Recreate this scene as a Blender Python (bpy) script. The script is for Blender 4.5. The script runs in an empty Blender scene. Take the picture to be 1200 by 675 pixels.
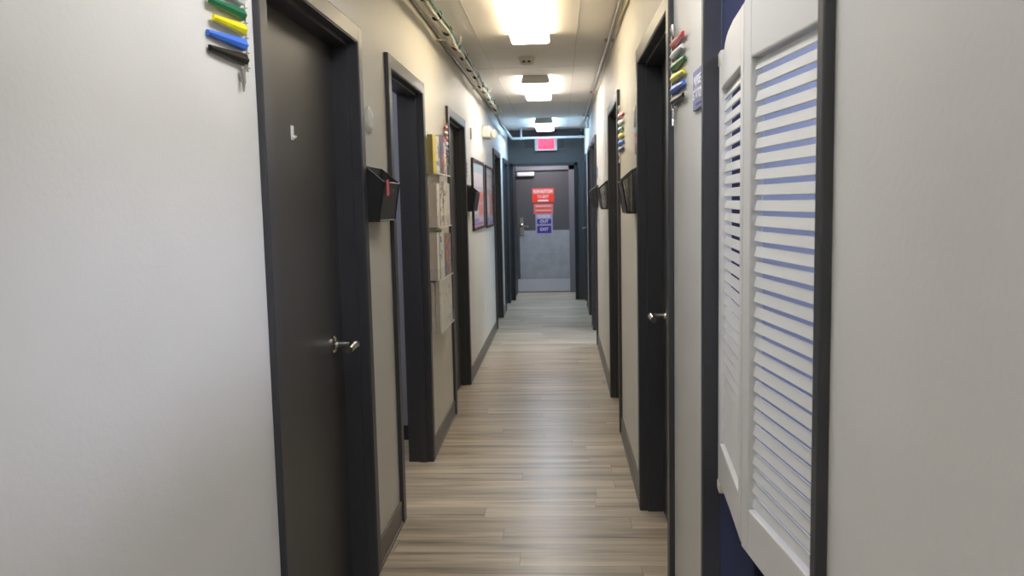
import bpy, bmesh, math, random
from mathutils import Vector, Matrix
random.seed(7)
SC = bpy.context.scene
COL = SC.collection
PI = math.pi

# ------------------------------------------------------------------ materials
def new_mat(name):
    m = bpy.data.materials.new(name); m.use_nodes = True
    nt = m.node_tree
    return m, nt, nt.nodes['Principled BSDF']

def plain(name, col, rough=.5, metal=0, spec=.5, bump=0, bscale=200, var=0, vscale=3, **kw):
    m, nt, b = new_mat(name)
    b.inputs['Base Color'].default_value = (*col, 1)
    b.inputs['Roughness'].default_value = rough
    b.inputs['Metallic'].default_value = metal
    b.inputs['Specular IOR Level'].default_value = spec
    for k, v in kw.items(): b.inputs[k.replace('_', ' ')].default_value = v
    tc = nt.nodes.new('ShaderNodeTexCoord')
    if bump:
        n = nt.nodes.new('ShaderNodeTexNoise'); n.inputs['Scale'].default_value = bscale; n.inputs['Detail'].default_value = 3
        nt.links.new(tc.outputs['Object'], n.inputs['Vector'])
        bp = nt.nodes.new('ShaderNodeBump'); bp.inputs['Strength'].default_value = bump; bp.inputs['Distance'].default_value = .002
        nt.links.new(n.outputs['Fac'], bp.inputs['Height']); nt.links.new(bp.outputs['Normal'], b.inputs['Normal'])
    if var:
        n = nt.nodes.new('ShaderNodeTexNoise'); n.inputs['Scale'].default_value = vscale; n.inputs['Detail'].default_value = 5
        nt.links.new(tc.outputs['Object'], n.inputs['Vector'])
        r = nt.nodes.new('ShaderNodeValToRGB')
        r.color_ramp.elements[0].position = .3; r.color_ramp.elements[1].position = .7
        r.color_ramp.elements[0].color = (*[c*(1-var) for c in col], 1); r.color_ramp.elements[1].color = (*[min(1, c*(1+var)) for c in col], 1)
        nt.links.new(n.outputs['Fac'], r.inputs['Fac']); nt.links.new(r.outputs['Color'], b.inputs['Base Color'])
    return m

def emit(name, col, s):
    m, nt, b = new_mat(name)
    b.inputs['Base Color'].default_value = (*[min(1, c) for c in col], 1)
    b.inputs['Emission Color'].default_value = (*col, 1); b.inputs['Emission Strength'].default_value = s
    return m

def floor_mat():
    m, nt, b = new_mat('vinyl_plank')
    N, L = nt.nodes.new, nt.links.new
    tc = N('ShaderNodeTexCoord'); sp = N('ShaderNodeSeparateXYZ'); L(tc.outputs['Object'], sp.inputs[0])
    def mth(op, a, bb=None, cc=None):
        n = N('ShaderNodeMath'); n.operation = op
        for i, v in enumerate((a, bb, cc)):
            if v is None: continue
            if isinstance(v, (int, float)): n.inputs[i].default_value = v
            else: L(v, n.inputs[i])
        return n.outputs[0]
    PW, PL = .128, 1.22
    ry = mth('DIVIDE', sp.outputs['Y'], PW); row = mth('FLOOR', ry); fy = mth('SUBTRACT', ry, row)
    wn = N('ShaderNodeTexWhiteNoise'); wn.noise_dimensions = '1D'; L(row, wn.inputs['W'])
    off = mth('MULTIPLY', wn.outputs['Value'], 9.0)
    rx = mth('ADD', mth('DIVIDE', sp.outputs['X'], PL), off); colm = mth('FLOOR', rx); fx = mth('SUBTRACT', rx, colm)
    cid = N('ShaderNodeCombineXYZ'); L(row, cid.inputs[0]); L(colm, cid.inputs[1])
    wn2 = N('ShaderNodeTexWhiteNoise'); wn2.noise_dimensions = '3D'; L(cid.outputs[0], wn2.inputs['Vector'])
    # grain stretched along the plank (X), different on each plank
    g = N('ShaderNodeCombineXYZ')
    L(mth('ADD', mth('MULTIPLY', sp.outputs['X'], 1.1), mth('MULTIPLY', wn2.outputs['Value'], 37.0)), g.inputs[0])
    L(mth('MULTIPLY', sp.outputs['Y'], 18.0), g.inputs[1]); L(mth('MULTIPLY', row, 3.1), g.inputs[2])
    n1 = N('ShaderNodeTexNoise'); n1.inputs['Scale'].default_value = 1.0; n1.inputs['Detail'].default_value = 6; n1.inputs['Roughness'].default_value = .58
    n1.inputs['Distortion'].default_value = .4; L(g.outputs[0], n1.inputs['Vector'])
    ramp = N('ShaderNodeValToRGB'); e = ramp.color_ramp.elements
    e[0].position = .28; e[0].color = (.25, .205, .145, 1); e[1].position = .70; e[1].color = (.70, .615, .485, 1)
    k = e.new(.45); k.color = (.48, .41, .31, 1)
    k = e.new(.54); k.color = (.60, .52, .405, 1)
    L(n1.outputs['Fac'], ramp.inputs['Fac'])
    mixc = N('ShaderNodeMix'); mixc.data_type = 'RGBA'; mixc.blend_type = 'MULTIPLY'; mixc.inputs[0].default_value = 1
    L(ramp.outputs['Color'], mixc.inputs[6])
    r2 = N('ShaderNodeValToRGB'); r2.color_ramp.elements[0].color = (.80, .79, .78, 1); r2.color_ramp.elements[1].color = (1.06, 1.05, 1.04, 1)
    L(wn2.outputs['Value'], r2.inputs['Fac']); L(r2.outputs['Color'], mixc.inputs[7])
    def near(v, w):   # 1 in the joint
        return mth('LESS_THAN', mth('MINIMUM', v, mth('SUBTRACT', 1.0, v)), w)
    joint = mth('MAXIMUM', near(fy, .012), near(fx, .0014))
    mj = N('ShaderNodeMix'); mj.data_type = 'RGBA'; L(mth('MULTIPLY', joint, .5), mj.inputs[0])
    L(mixc.outputs[2], mj.inputs[6]); mj.inputs[7].default_value = (.12, .095, .07, 1)
    L(mj.outputs[2], b.inputs['Base Color'])
    b.inputs['Roughness'].default_value = .36
    L(mth('ADD', mth('MULTIPLY', n1.outputs['Fac'], .10), .27), b.inputs['Roughness'])
    bp = N('ShaderNodeBump'); bp.inputs['Strength'].default_value = .12; bp.inputs['Distance'].default_value = .002
    L(mth('SUBTRACT', n1.outputs['Fac'], joint), bp.inputs['Height']); L(bp.outputs['Normal'], b.inputs['Normal'])
    return m

def mesh_mat(name, hole):
    """black powder coated wire mesh: fine square holes"""
    m, nt, b = new_mat(name)
    N, L = nt.nodes.new, nt.links.new
    b.inputs['Base Color'].default_value = (.012, .012, .013, 1); b.inputs['Roughness'].default_value = .45
    tc = N('ShaderNodeTexCoord'); sp = N('ShaderNodeSeparateXYZ'); L(tc.outputs['Object'], sp.inputs[0])
    def mth(op, a, bb=None):
        n = N('ShaderNodeMath'); n.operation = op
        for i, v in enumerate((a, bb)):
            if v is None: continue
            if isinstance(v, (int, float)): n.inputs[i].default_value = v
            else: L(v, n.inputs[i])
        return n.outputs[0]
    h = mth('ADD', sp.outputs['X'], sp.outputs['Y'])
    f1 = mth('LESS_THAN', mth('FRACT', mth('DIVIDE', h, .004)), hole)
    f2 = mth('LESS_THAN', mth('FRACT', mth('DIVIDE', sp.outputs['Z'], .004)), hole)
    f = mth('MULTIPLY', f1, f2)
    tr = N('ShaderNodeBsdfTransparent'); mx = N('ShaderNodeMixShader')
    L(f, mx.inputs[0]); L(b.outputs[0], mx.inputs[1]); L(tr.outputs[0], mx.inputs[2])
    L(mx.outputs[0], nt.nodes['Material Output'].inputs[0])
    return m

def clear_mat():
    m, nt, b = new_mat('clear_acrylic')
    N, L = nt.nodes.new, nt.links.new
    b.inputs['Base Color'].default_value = (.85, .87, .9, 1); b.inputs['Roughness'].default_value = .12
    tr = N('ShaderNodeBsdfTransparent'); mx = N('ShaderNodeMixShader'); mx.inputs[0].default_value = .93
    L(b.outputs[0], mx.inputs[1]); L(tr.outputs[0], mx.inputs[2]); L(mx.outputs[0], nt.nodes['Material Output'].inputs[0])
    return m

def cover_mat(name, cols, scale=14, seed=0):
    """printed cover: blotches of ink in a few colours"""
    m, nt, b = new_mat(name)
    N, L = nt.nodes.new, nt.links.new
    tc = N('ShaderNodeTexCoord'); mp = N('ShaderNodeMapping'); mp.inputs['Location'].default_value = (seed, seed*1.7, seed*.6); mp.inputs['Scale'].default_value = (1, .8, 1.3)
    L(tc.outputs['Object'], mp.inputs['Vector'])
    n = N('ShaderNodeTexNoise'); n.inputs['Scale'].default_value = scale*2; n.inputs['Detail'].default_value = 2
    L(mp.outputs[0], n.inputs['Vector'])
    r = N('ShaderNodeValToRGB'); r.color_ramp.interpolation = 'CONSTANT'; e = r.color_ramp.elements
    while len(e) > 1: e.remove(e[0])
    k = len(cols); e[0].position = 0; e[0].color = (*cols[0], 1)
    for i in range(1, k):
        x = e.new(.36 + .3*(i-1)/max(1, k-1)); x.color = (*cols[i], 1)
    L(n.outputs['Fac'], r.inputs['Fac']); L(r.outputs['Color'], b.inputs['Base Color'])
    b.inputs['Roughness'].default_value = .4
    return m

M = {}
M['wall'] = plain('greige_wall_paint', (.67, .66, .62), .5, bump=.25, bscale=90, var=.03, vscale=2.2)
M['end'] = plain('slate_wall_paint', (.054, .054, .056), .5, bump=.15, bscale=90)
M['navy'] = plain('navy_wall_paint', (.042, .047, .090), .45)
M['lav'] = plain('lavender_wall_paint', (.37, .39, .49), .5)
M['navylow'] = plain('dark_navy_panel', (.026, .029, .055), .45)
M['ceil'] = plain('ceiling_panel', (.87, .85, .82), .65, bump=.1, bscale=60, var=.04, vscale=1.6)
M['seam'] = plain('ceiling_seam', (.68, .66, .63), .8)
M['floor'] = floor_mat()
M['trim'] = plain('charcoal_frame_paint', (.036, .037, .043), .40, spec=.6)
M['trimB'] = plain('black_frame_paint', (.012, .014, .018), .45)
M['trim2'] = plain('grey_frame_paint', (.20, .19, .21), .4)
M['door'] = plain('charcoal_door_paint', (.052, .051, .050), .42, spec=.5)
M['doorend'] = plain('grey_metal_door', (.10, .096, .104), .38, spec=.5)
M['doorblue'] = plain('navy_door_paint', (.022, .03, .05), .3, spec=.6)
M['base'] = plain('taupe_vinyl_base', (.125, .107, .083), .4)
M['baseD'] = plain('dark_vinyl_base', (.02, .02, .022), .4)
M['room'] = plain('pale_blue_grey_wall', (.30, .315, .38), .6)
M['nickel'] = plain('brushed_nickel', (.62, .60, .56), .24, metal=1)
M['steel'] = plain('kick_plate_steel', (.44, .44, .465), .40, metal=.15, var=.12, vscale=7)
M['sweep'] = plain('pale_metal_plate', (.60, .59, .62), .42, metal=.1)
M['cream'] = plain('cream_plastic', (.66, .64, .56), .45)
M['white'] = plain('white_plastic', (.8, .8, .8), .4)
M['cap'] = plain('grey_fixture_metal', (.6, .585, .565), .5)
M['shutter'] = plain('white_louver_paint', (.66, .655, .625), .42, bump=.08, bscale=120)
M['bracket'] = plain('pale_hinge_plastic', (.62, .58, .50), .4)
M['mesh_dense'] = mesh_mat('black_mesh_dense', .30)
M['mesh_open'] = mesh_mat('black_mesh_open', .78)
M['black'] = plain('black_wire', (.012, .012, .013), .4)
M['blackp'] = plain('black_plastic', (.016, .016, .017), .42)
M['clear'] = clear_mat()
M['paper'] = plain('paper', (.70, .69, .67), .6)
M['pages'] = plain('page_edges', (.56, .50, .44), .7)
M['pink'] = plain('pink_paper', (.82, .10, .18), .5)
M['pipe'] = plain('pale_pipe_paint', (.50, .52, .54), .35)
M['conduit'] = plain('grey_conduit', (.30, .28, .26), .38, metal=.5)
M['conduitB'] = plain('brown_conduit', (.17, .15, .12), .5)
M['cabW'] = plain('white_cable', (.62, .60, .52), .5)
M['cabB'] = plain('blue_cable', (.12, .25, .50), .5)
M['cabG'] = plain('green_cable', (.10, .28, .18), .5)
M['cabY'] = plain('yellow_cable', (.52, .45, .15), .5)
FLAG = {'red': (.55, .03, .02), 'white': (.80, .80, .82), 'green': (.012, .15, .065), 'yellow': (.88, .76, .02), 'blue': (.06, .19, .72), 'black': (.014, .013, .012), 'orange': (.75, .08, .03)}
for k, v in FLAG.items(): M['flag_'+k] = plain(k+'_flag_plastic', v, .3, spec=.18)
M['signblue'] = plain('blue_sign_plastic', (.10, .13, .36), .35)
M['signred'] = plain('red_sign', (.90, .06, .03), .45)
M['signpink'] = plain('pink_sign', (.75, .20, .18), .45)
M['signlil'] = plain('lilac_sign', (.42, .40, .62), .45)
M['signpur'] = plain('purple_sign', (.06, .035, .27), .45)
M['letter'] = plain('white_lettering', (.85, .83, .84), .5)
M['letterpink'] = plain('pale_pink_lettering', (.85, .55, .52), .5)
M['braille'] = plain('dark_blue_lettering', (.05, .06, .2), .5)
M['tan'] = plain('pale_disc_plastic', (.66, .65, .60), .4)

# ------------------------------------------------------------------ mesh building
class MB:
    """collects shapes in world space; obj() turns them into one mesh"""
    def __init__(s): s.bm = bmesh.new()
    def _add(s, t, mi):
        for f in t.faces: f.material_index = mi
        me = bpy.data.meshes.new('tmp'); t.to_mesh(me); t.free()
        s.bm.from_mesh(me); bpy.data.meshes.remove(me)
    def box(s, a, b, bev=0, mi=0, seg=2, rot=None):
        t = bmesh.new(); bmesh.ops.create_cube(t, size=1)
        c = [(a[i]+b[i])/2 for i in range(3)]; d = [abs(b[i]-a[i]) for i in range(3)]
        for v in t.verts: v.co = Vector([v.co[i]*d[i] for i in range(3)])
        if bev: bmesh.ops.bevel(t, geom=t.edges[:]+t.verts[:], offset=min(bev, min(d)*.45), segments=seg, affect='EDGES', profile=.5)
        for v in t.verts:
            if rot is not None: v.co = rot @ v.co
            v.co += Vector(c)
        s._add(t, mi); return s
    def prism(s, pts, vec, mi=0, bev=0):
        """closed outline pts (3-D, planar) swept by vec"""
        t = bmesh.new(); vs = [t.verts.new(p) for p in pts]; f = t.faces.new(vs)
        r = bmesh.ops.extrude_face_region(t, geom=[f])
        for v in r['geom']:
            if isinstance(v, bmesh.types.BMVert): v.co += Vector(vec)
        bmesh.ops.recalc_face_normals(t, faces=t.faces[:])
        if bev: bmesh.ops.bevel(t, geom=t.edges[:], offset=bev, segments=2, affect='EDGES', profile=.5)
        s._add(t, mi); return s
    def tube(s, path, r, seg=10, mi=0, caps=True):
        t = bmesh.new(); P = [Vector(p) for p in path]; rings = []
        rr = r if isinstance(r, (list, tuple)) else [r]*len(P)
        u = None
        for i, p in enumerate(P):
            d = (P[min(i+1, len(P)-1)]-P[max(i-1, 0)]).normalized()
            if u is None:
                u = d.cross(Vector((0, 0, 1)))
                if u.length < 1e-3: u = d.cross(Vector((1, 0, 0)))
            u = (u - d*u.dot(d)).normalized(); w = d.cross(u)
            rings.append([t.verts.new(p+(u*math.cos(2*PI*k/seg)+w*math.sin(2*PI*k/seg))*rr[i]) for k in range(seg)])
        for a, b in zip(rings, rings[1:]):
            for k in range(seg): t.faces.new((a[k], a[(k+1) % seg], b[(k+1) % seg], b[k]))
        if caps: t.faces.new(rings[0][::-1]); t.faces.new(rings[-1])
        bmesh.ops.recalc_face_normals(t, faces=t.faces[:])
        s._add(t, mi); return s
    def lathe(s, c, axis, prof, seg=24, mi=0):
        """prof: list of (distance along axis, radius)"""
        ax = Vector(axis).normalized(); c = Vector(c)
        t = bmesh.new(); u = ax.orthogonal().normalized(); w = ax.cross(u); rings = []
        for h, r in prof:
            rings.append([t.verts.new(c+ax*h+(u*math.cos(2*PI*k/seg)+w*math.sin(2*PI*k/seg))*max(r, 1e-4)) for k in range(seg)])
        for a, b in zip(rings, rings[1:]):
            for k in range(seg): t.faces.new((a[k], a[(k+1) % seg], b[(k+1) % seg], b[k]))
        t.faces.new(rings[0][::-1]); t.faces.new(rings[-1])
        bmesh.ops.recalc_face_normals(t, faces=t.faces[:])
        s._add(t, mi); return s
    def hull(s, pts, mi=0, bev=0):
        t = bmesh.new()
        for p in pts: t.verts.new(p)
        bmesh.ops.convex_hull(t, input=t.verts[:])
        bmesh.ops.recalc_face_normals(t, faces=t.faces[:])
        if bev: bmesh.ops.bevel(t, geom=t.edges[:], offset=bev, segments=2, affect='EDGES', profile=.5)
        s._add(t, mi); return s
    def quad(s, pts, mi=0):
        t = bmesh.new(); t.faces.new([t.verts.new(p) for p in pts]); s._add(t, mi); return s

WORLD = {}          # object name -> world origin of that object
def obj(name, mb, mats, parent=None, smooth=False, origin=None):
    me = bpy.data.meshes.new(name); bm = mb.bm
    if not isinstance(mats, (list, tuple)): mats = [mats]
    for m in mats: me.materials.append(m)
    if origin is None:
        if parent is not None: origin = WORLD[parent.name]
        else:
            xs = [v.co for v in bm.verts]
            origin = Vector(((min(v.x for v in xs)+max(v.x for v in xs))/2, (min(v.y for v in xs)+max(v.y for v in xs))/2, min(v.z for v in xs)))
    origin = Vector(origin)
    for v in bm.verts: v.co -= origin
    if smooth:
        for f in bm.faces: f.smooth = True
    bm.to_mesh(me); bm.free()
    if smooth: me.set_sharp_from_angle(angle=math.radians(40))
    o = bpy.data.objects.new(name, me); COL.objects.link(o)
    if parent is not None: o.parent = parent; o.location = origin-WORLD[parent.name]
    else: o.location = origin
    WORLD[o.name] = origin
    return o
def tag(o, label, cat, group=None, kind=None):
    if label: o['label'] = label
    if cat: o['category'] = cat
    if group: o['group'] = group
    if kind: o['kind'] = kind
    return o
def thing(name, label, cat, loc, group=None, kind=None):
    o = bpy.data.objects.new(name, None); COL.objects.link(o); o.location = loc; o.empty_display_size = .05
    WORLD[o.name] = Vector(loc)
    return tag(o, label, cat, group, kind)
def part(name, mb, mats, parent, label=None, smooth=False):
    o = obj(name, mb, mats, parent, smooth)
    if label: o['label'] = label
    return o
def struct(name, mb, mats, label, cat):
    return tag(obj(name, mb, mats, None, origin=(0, 0, 0)), label, cat, kind='structure')
def text(name, s, size, pos, facing, mat, parent, sx=1.0):
    """facing: '-Y' end door, '-X' on the right wall, '+X' on the left wall; centred at pos"""
    cu = bpy.data.curves.new(name, 'FONT'); cu.body = s; cu.size = size; cu.align_x = 'CENTER'; cu.align_y = 'CENTER'; cu.extrude = .0006; cu.offset = size*.018
    tmp = bpy.data.objects.new('tmp_text', cu); me = bpy.data.meshes.new_from_object(tmp)
    bpy.data.objects.remove(tmp); bpy.data.curves.remove(cu)
    ax = {'-Y': ((1, 0, 0), (0, 0, 1), (0, -1, 0)), '-X': ((0, -1, 0), (0, 0, 1), (-1, 0, 0)), '+X': ((0, 1, 0), (0, 0, 1), (1, 0, 0))}[facing]
    X, Y, Z = [Vector(a) for a in ax]; P = Vector(pos)-WORLD[parent.name]
    for v in me.vertices: v.co = P+X*v.co.x*sx+Y*v.co.y+Z*v.co.z
    me.materials.clear(); me.materials.append(mat); me.name = name
    o = bpy.data.objects.new(name, me); COL.objects.link(o); o.parent = parent
    WORLD[o.name] = WORLD[parent.name]
    return o

# ------------------------------------------------------------------ dimensions (metres; camera stands at x=0, y=0)
EYE = 1.43
WL, WR, CEIL = -.74, .365, 2.47
YB, YE = -2.6, 12.3          # back wall, end wall
FW = .06                     # face of a door frame
TH = .112                   # wall thickness

# openings: (outer y0, outer y1, outer top)
L_DOORS = [(2.066, 3.155, 2.083), (3.64, 4.61, 2.083), (5.58, 6.60, 2.075), (9.44, 10.48, 2.04), (11.05, 12.0, 2.02)]
R_DOORS = [(2.728, 3.86, 2.09), (5.10, 6.12, 2.085), (8.33, 9.36, 2.075), (9.62, 10.62, 2.08), (11.35, 12.2, 2.06)]
CLOSET = (1.155, 2.117, 2.09)

def side_box(mb, s, y0, y1, d0, d1, z0, z1, **k):
    """box on a side wall: d is measured from the wall face into the wall (negative = into the corridor)"""
    w = abs(WL) if s < 0 else WR
    return mb.box((s*(w+d0), y0, z0), (s*(w+d1), y1, z1), **k)

def side_wall(s, openings, mats):
    mb = MB(); y = YB
    for (a, b, t, th, inset) in openings:
        a2, b2, t2 = a+inset, b-inset, t-inset
        side_box(mb, s, y, a2, 0, th, 0, CEIL); side_box(mb, s, a2, b2, 0, th, t2, CEIL); y = b2
    side_box(mb, s, y, YE+1.4, 0, TH, 0, CEIL)
    return mb
struct('wall_left', side_wall(-1, [(a, b, t, TH, .03) for a, b, t in L_DOORS], M['wall']), M['wall'], 'greige painted wall on the left of the corridor with charcoal doors', 'wall')
struct('wall_right', side_wall(1, [(*CLOSET, .075, .008)]+[(a, b, t, TH, .03) for a, b, t in R_DOORS], M['wall']), M['wall'], 'greige painted wall on the right of the corridor with louvered swing doors', 'wall')
fl = MB(); fl.box((-3, YB, -.05), (2.4, YE+1.6, 0))
struct('floor', fl, M['floor'], 'greyish tan wood-look plank floor running down the corridor', 'floor')
ce = MB(); ce.box((-3, YB, CEIL), (2.4, YE, CEIL+.05))
for yy in (-.55, 1.85, 4.25, 6.65, 9.05, 11.4): ce.box((WL, yy, CEIL-.0015), (WR, yy+.006, CEIL+.001), mi=1)
for xx in (-.50, .12): ce.box((xx, YB, CEIL-.0015), (xx+.005, YE, CEIL+.001), mi=1)
struct('ceiling', ce, [M['ceil'], M['seam']], 'off-white flat ceiling above the corridor', 'ceiling')
wb = MB(); wb.box((WL-.2, YB-.1, 0), (WR+.2, YB, CEIL))
struct('wall_back', wb, M['wall'], 'greige wall closing the corridor behind the viewer', 'wall')

# end wall with the deep black-trimmed opening
EX0, EX1, EZ = -.715, .262, 1.995
we = MB()
we.box((WL, YE, 0), (EX0+.03, YE+.12, CEIL)).box((EX1-.03, YE, 0), (WR, YE+.12, CEIL)).box((EX0+.03, YE, EZ-.03), (EX1-.03, YE+.12, CEIL))
struct('wall_end', we, M['end'], 'dark slate wall above and around the far exit door', 'wall')
tr = MB()
IX0, IX1, IZ = EX0+.05, EX1-.05, EZ-.045
for x0, x1 in ((EX0, IX0), (IX1, EX1)): tr.box((x0, YE-.018, 0), (x1, YE+.02, EZ), bev=.003)
tr.box((EX0, YE-.018, IZ), (EX1, YE+.02, EZ), bev=.003)
tr.box((EX0-.05, YE+.02, 0), (IX0-.02, YE+1.12, EZ+.05)).box((IX1+.02, YE+.02, 0), (EX1+.05, YE+1.12, EZ+.05))
tr.box((EX0-.05, YE+.02, 2.36), (EX1+.05, YE+1.2, 2.40)).box((EX0-.05, YE+.02, EZ+.04), (IX0-.02, YE+1.12, 2.40)).box((IX1+.02, YE+.02, EZ+.04), (EX1+.05, YE+1.12, 2.40))
struct('trim_1', tr, M['trimB'], 'black cased opening and recess in front of the far exit door', 'opening')

# ------------------------------------------------------------------ doors in the side walls
def frame_mesh(s, y0, y1, t, fw=FW, depth=TH+.012, stop=.062, prot=.018, stops=True):
    mb = MB()
    for a, b in ((y0, y0+fw), (y1-fw, y1)): side_box(mb, s, a, b, -prot, .002, 0, t, bev=.004)
    side_box(mb, s, y0+.001, y1-.001, -prot+.0004, .002, t-fw, t-.0004, bev=.004)
    i0, i1, it = y0+fw, y1-fw, t-fw
    for a, b in ((i0-.022, i0+.002), (i1-.002, i1+.022)): side_box(mb, s, a, b, -prot+.004, depth, 0, it+.02)
    side_box(mb, s, i0+.001, i1-.001, -prot+.004, depth, it-.002, it+.022)
    if stops:
        for a, b in ((i0, i0+.014), (i1-.014, i1)): side_box(mb, s, a, b, .02, stop, 0, it)
        side_box(mb, s, i0, i1, .02, stop, it-.014, it)
    return mb
def lever(parent, s, y, z, d, toward=-1, out=.075, ln=.10, r=.009, mat=None):
    """lever set on a door face at depth d; the grip runs towards toward*Y"""
    w = (abs(WL) if s < 0 else WR)+d; mat = mat or M['nickel']
    mb = MB(); mb.lathe((s*w, y, z), (-s, 0, 0), [(0, .033), (.006, .033), (.012, .026), (.014, .014), (.02, .013)])
    h = part('lever_handle', mb, mat, parent, 'brushed nickel lever set', True)
    g = MB(); p = s*(w-.015); q = s*(w-out)
    g.tube([(p, y, z), (s*(w-out*.6), y, z), (s*(w-out*.93), y, z+.0), (q, y+toward*.012, z), (q, y+toward*.05, z+.003), (q, y+toward*ln, z-.004)], [.011, .011, .013, .0155, .0155, .013])
    part('lever', g, mat, h, None, True)
    return h
def door(name, label, s, dims, d=.062, hy=None, hz=.965, leaf=None, mleaf=None, toward=-1, out=.075):
    y0, y1, t = dims
    w = (abs(WL) if s < 0 else WR)
    r = thing(name, label, 'door', (s*w, (y0+y1)/2, 0), kind='structure')
    part('door_frame', frame_mesh(s, y0, y1, t, stop=d), M['trim'], r)
    if leaf is not False:
        mb = MB(); side_box(mb, s, y0+FW+.003, y1-FW-.003, d, d+.044, .008, t-FW-.003, bev=.002)
        part('door_panel', mb, mleaf or M['door'], r)
        if hy: lever(r, s, hy, hz, d, toward, out)
        hm = MB(); far = (hy or 0) > (y0+y1)/2
        hyy = y0+FW+.004 if far else y1-FW-.004
        for hz_ in (.25, 1.05, 1.80): hm.tube([(s*(w+d-.006), hyy, hz_-.05), (s*(w+d-.006), hyy, hz_+.05)], .007, 8)
        part('hinge_set', hm, M['trim'], r)
    return r
d1 = door('door_1', 'charcoal metal door nearest on the left, with lever handle and small hook', -1, L_DOORS[0], d=.082, hy=2.95, hz=.938, out=.084)
d2 = door('door_2', 'open charcoal doorway between the black file holder and the brochure rack', -1, L_DOORS[1], leaf=False)
d3 = door('door_3', 'charcoal doorway just past the brochure rack on the left wall', -1, L_DOORS[2])
d4 = door('door_4', 'charcoal doorway just past the two framed posters on the left wall', -1, L_DOORS[3])
d5 = door('door_5', 'last charcoal doorway on the left beside the dark end wall', -1, L_DOORS[4])
d6 = door('door_7', 'charcoal door with nickel lever next to the colour flags and blue sign, right wall', 1, R_DOORS[0], d=.088, hy=3.56, hz=.942)
d7 = door('door_8', 'charcoal doorway on the right wall between two black mesh file holders', 1, R_DOORS[1])
d8 = door('door_9', 'open charcoal doorway just past the farthest file holder on the right wall', 1, R_DOORS[2], leaf=False)
d9 = door('door_10', 'narrow-looking charcoal doorway second from the end of the right wall', 1, R_DOORS[3])
d10 = door('door_11', 'last navy door on the right beside the end wall, with keypad and lever', 1, R_DOORS[4], mleaf=M['doorblue'], d=.03, hy=11.95, hz=1.06, toward=-1)
kp = MB(); side_box(kp, 1, 11.90, 11.99, .005, .03, 1.16, 1.33, bev=.006)
part('keypad', kp, M['white'], d10, 'pale keypad plate')
hk = MB(); y, z, x = 2.59, 1.66, -(abs(WL)+.082)
hk.box((x-.002, y-.011, z-.022), (x+.004, y+.011, z+.022), bev=.002).tube([(x+.003, y, z-.010), (x+.010, y, z-.015), (x+.014, y, z-.010)], .004, 8)
tag(obj('coat_hook', hk, M['white'], smooth=True), 'small white hook stuck high on the nearest left door', 'hook')

# end door
r = thing('door_6', 'grey metal exit door at the far end of the corridor with three signs', 'door', (-.235, 13.4, 0), kind='structure')
EY = 13.4
mb = MB()
mb.box((-.715, EY-.03, 0), (-.69, EY+.02, 2.0), bev=.003).box((.145, EY-.03, 0), (.235, EY+.02, 2.0), bev=.003).box((-.715, EY-.03, 1.93), (.235, EY+.02, 2.0), bev=.003)
mb.box((-.9, EY+.005, 0), (-.70, EY+.1, 2.2)).box((.2, EY+.005, 0), (.5, EY+.1, 2.2)).box((-.9, EY+.005, 1.96), (.5, EY+.1, 2.4))
part('door_frame', mb, M['trim2'], r, 'grey painted frame')
mb = MB(); mb.box((-.695, EY, .005), (.155, EY+.045, 1.935), bev=.002); part('door_panel', mb, M['doorend'], r)
mb = MB(); mb.box((-.645, EY-.004, .215), (.15, EY+.001, .985), bev=.001)
mb.tube([(-.60, EY-.004, .63), (-.05, EY-.004, .63)], .005, 6); part('kick_plate', mb, M['steel'], r, 'brushed steel kick plate')
mb = MB(); mb.box((-.69, EY-.007, .012), (.15, EY+.001, .212), bev=.002); part('sweep_plate', mb, M['sweep'], r, 'pale plate along the door bottom')
mb = MB(); mb.box((-.645, EY-.008, .90), (-.575, EY+.001, 1.20), bev=.003); lp = part('lock_plate', mb, M['nickel'], r, 'nickel lock plate')
mb = MB(); mb.lathe((-.605, EY-.006, 1.06), (0, -1, 0), [(0, .03), (.008, .03), (.014, .02), (.03, .014)]).tube([(-.605, EY-.03, 1.06), (-.605, EY-.055, 1.06), (-.59, EY-.062, 1.058), (-.50, EY-.062, 1.045)], .011); part('lever', mb, M['nickel'], lp, None, True)
mb = MB(); mb.box((-.665, EY-.06, 1.845), (-.395, EY+.001, 1.905), bev=.008); part('door_closer', mb, M['white'], r, 'white closer box at the door top')

# signs on the end door
def end_sign(name, label, x0, x1, z0, z1, mat, cat='sign'):
    t = thing(name, label, cat, ((x0+x1)/2, EY-.003, z0), 'signs on the exit door')
    mb = MB(); mb.box((x0, EY-.0065, z0), (x1, EY-.0005, z1), bev=.0015); part('panel', mb, mat, t)
    return t
yt = EY-.0085
s1 = end_sign('exit_button_sign', 'top red sign with white push button lettering on the exit door', -.436, -.092, 1.425, 1.648, M['signred'])
mb = MB(); mb.box((-.425, EY-.0078, 1.558), (-.103, EY-.0062, 1.636)); part('band', mb, M['signpink'], s1, 'paler band')
text('lettering', 'PUSH BUTTON', .062, (-.264, yt, 1.597), '-Y', M['letter'], s1, .72)
text('lettering', 'TO EXIT', .062, (-.264, yt, 1.515), '-Y', M['letter'], s1, .78)
mb = MB(); mb.box((-.345, EY-.008, 1.442), (-.18, EY-.0062, 1.468)); part('text_line', mb, M['letter'], s1, 'white line of small print')
s2 = end_sign('pink_notice', 'middle pinkish notice with lines of print on the exit door', -.414, -.108, 1.246, 1.402, M['signpink'])
mb = MB()
for k, (zz, ww, m_) in enumerate(((1.368, .12, 0), (1.335, .13, 1), (1.30, .12, 0), (1.268, .12, 1))):
    mb.box((-.261-ww, EY-.0078, zz-.009), (-.261+ww, EY-.0062, zz+.009), mi=m_)
part('text_line', mb, [M['letterpink'], M['signred']], s2, 'faint lines of print')
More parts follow.
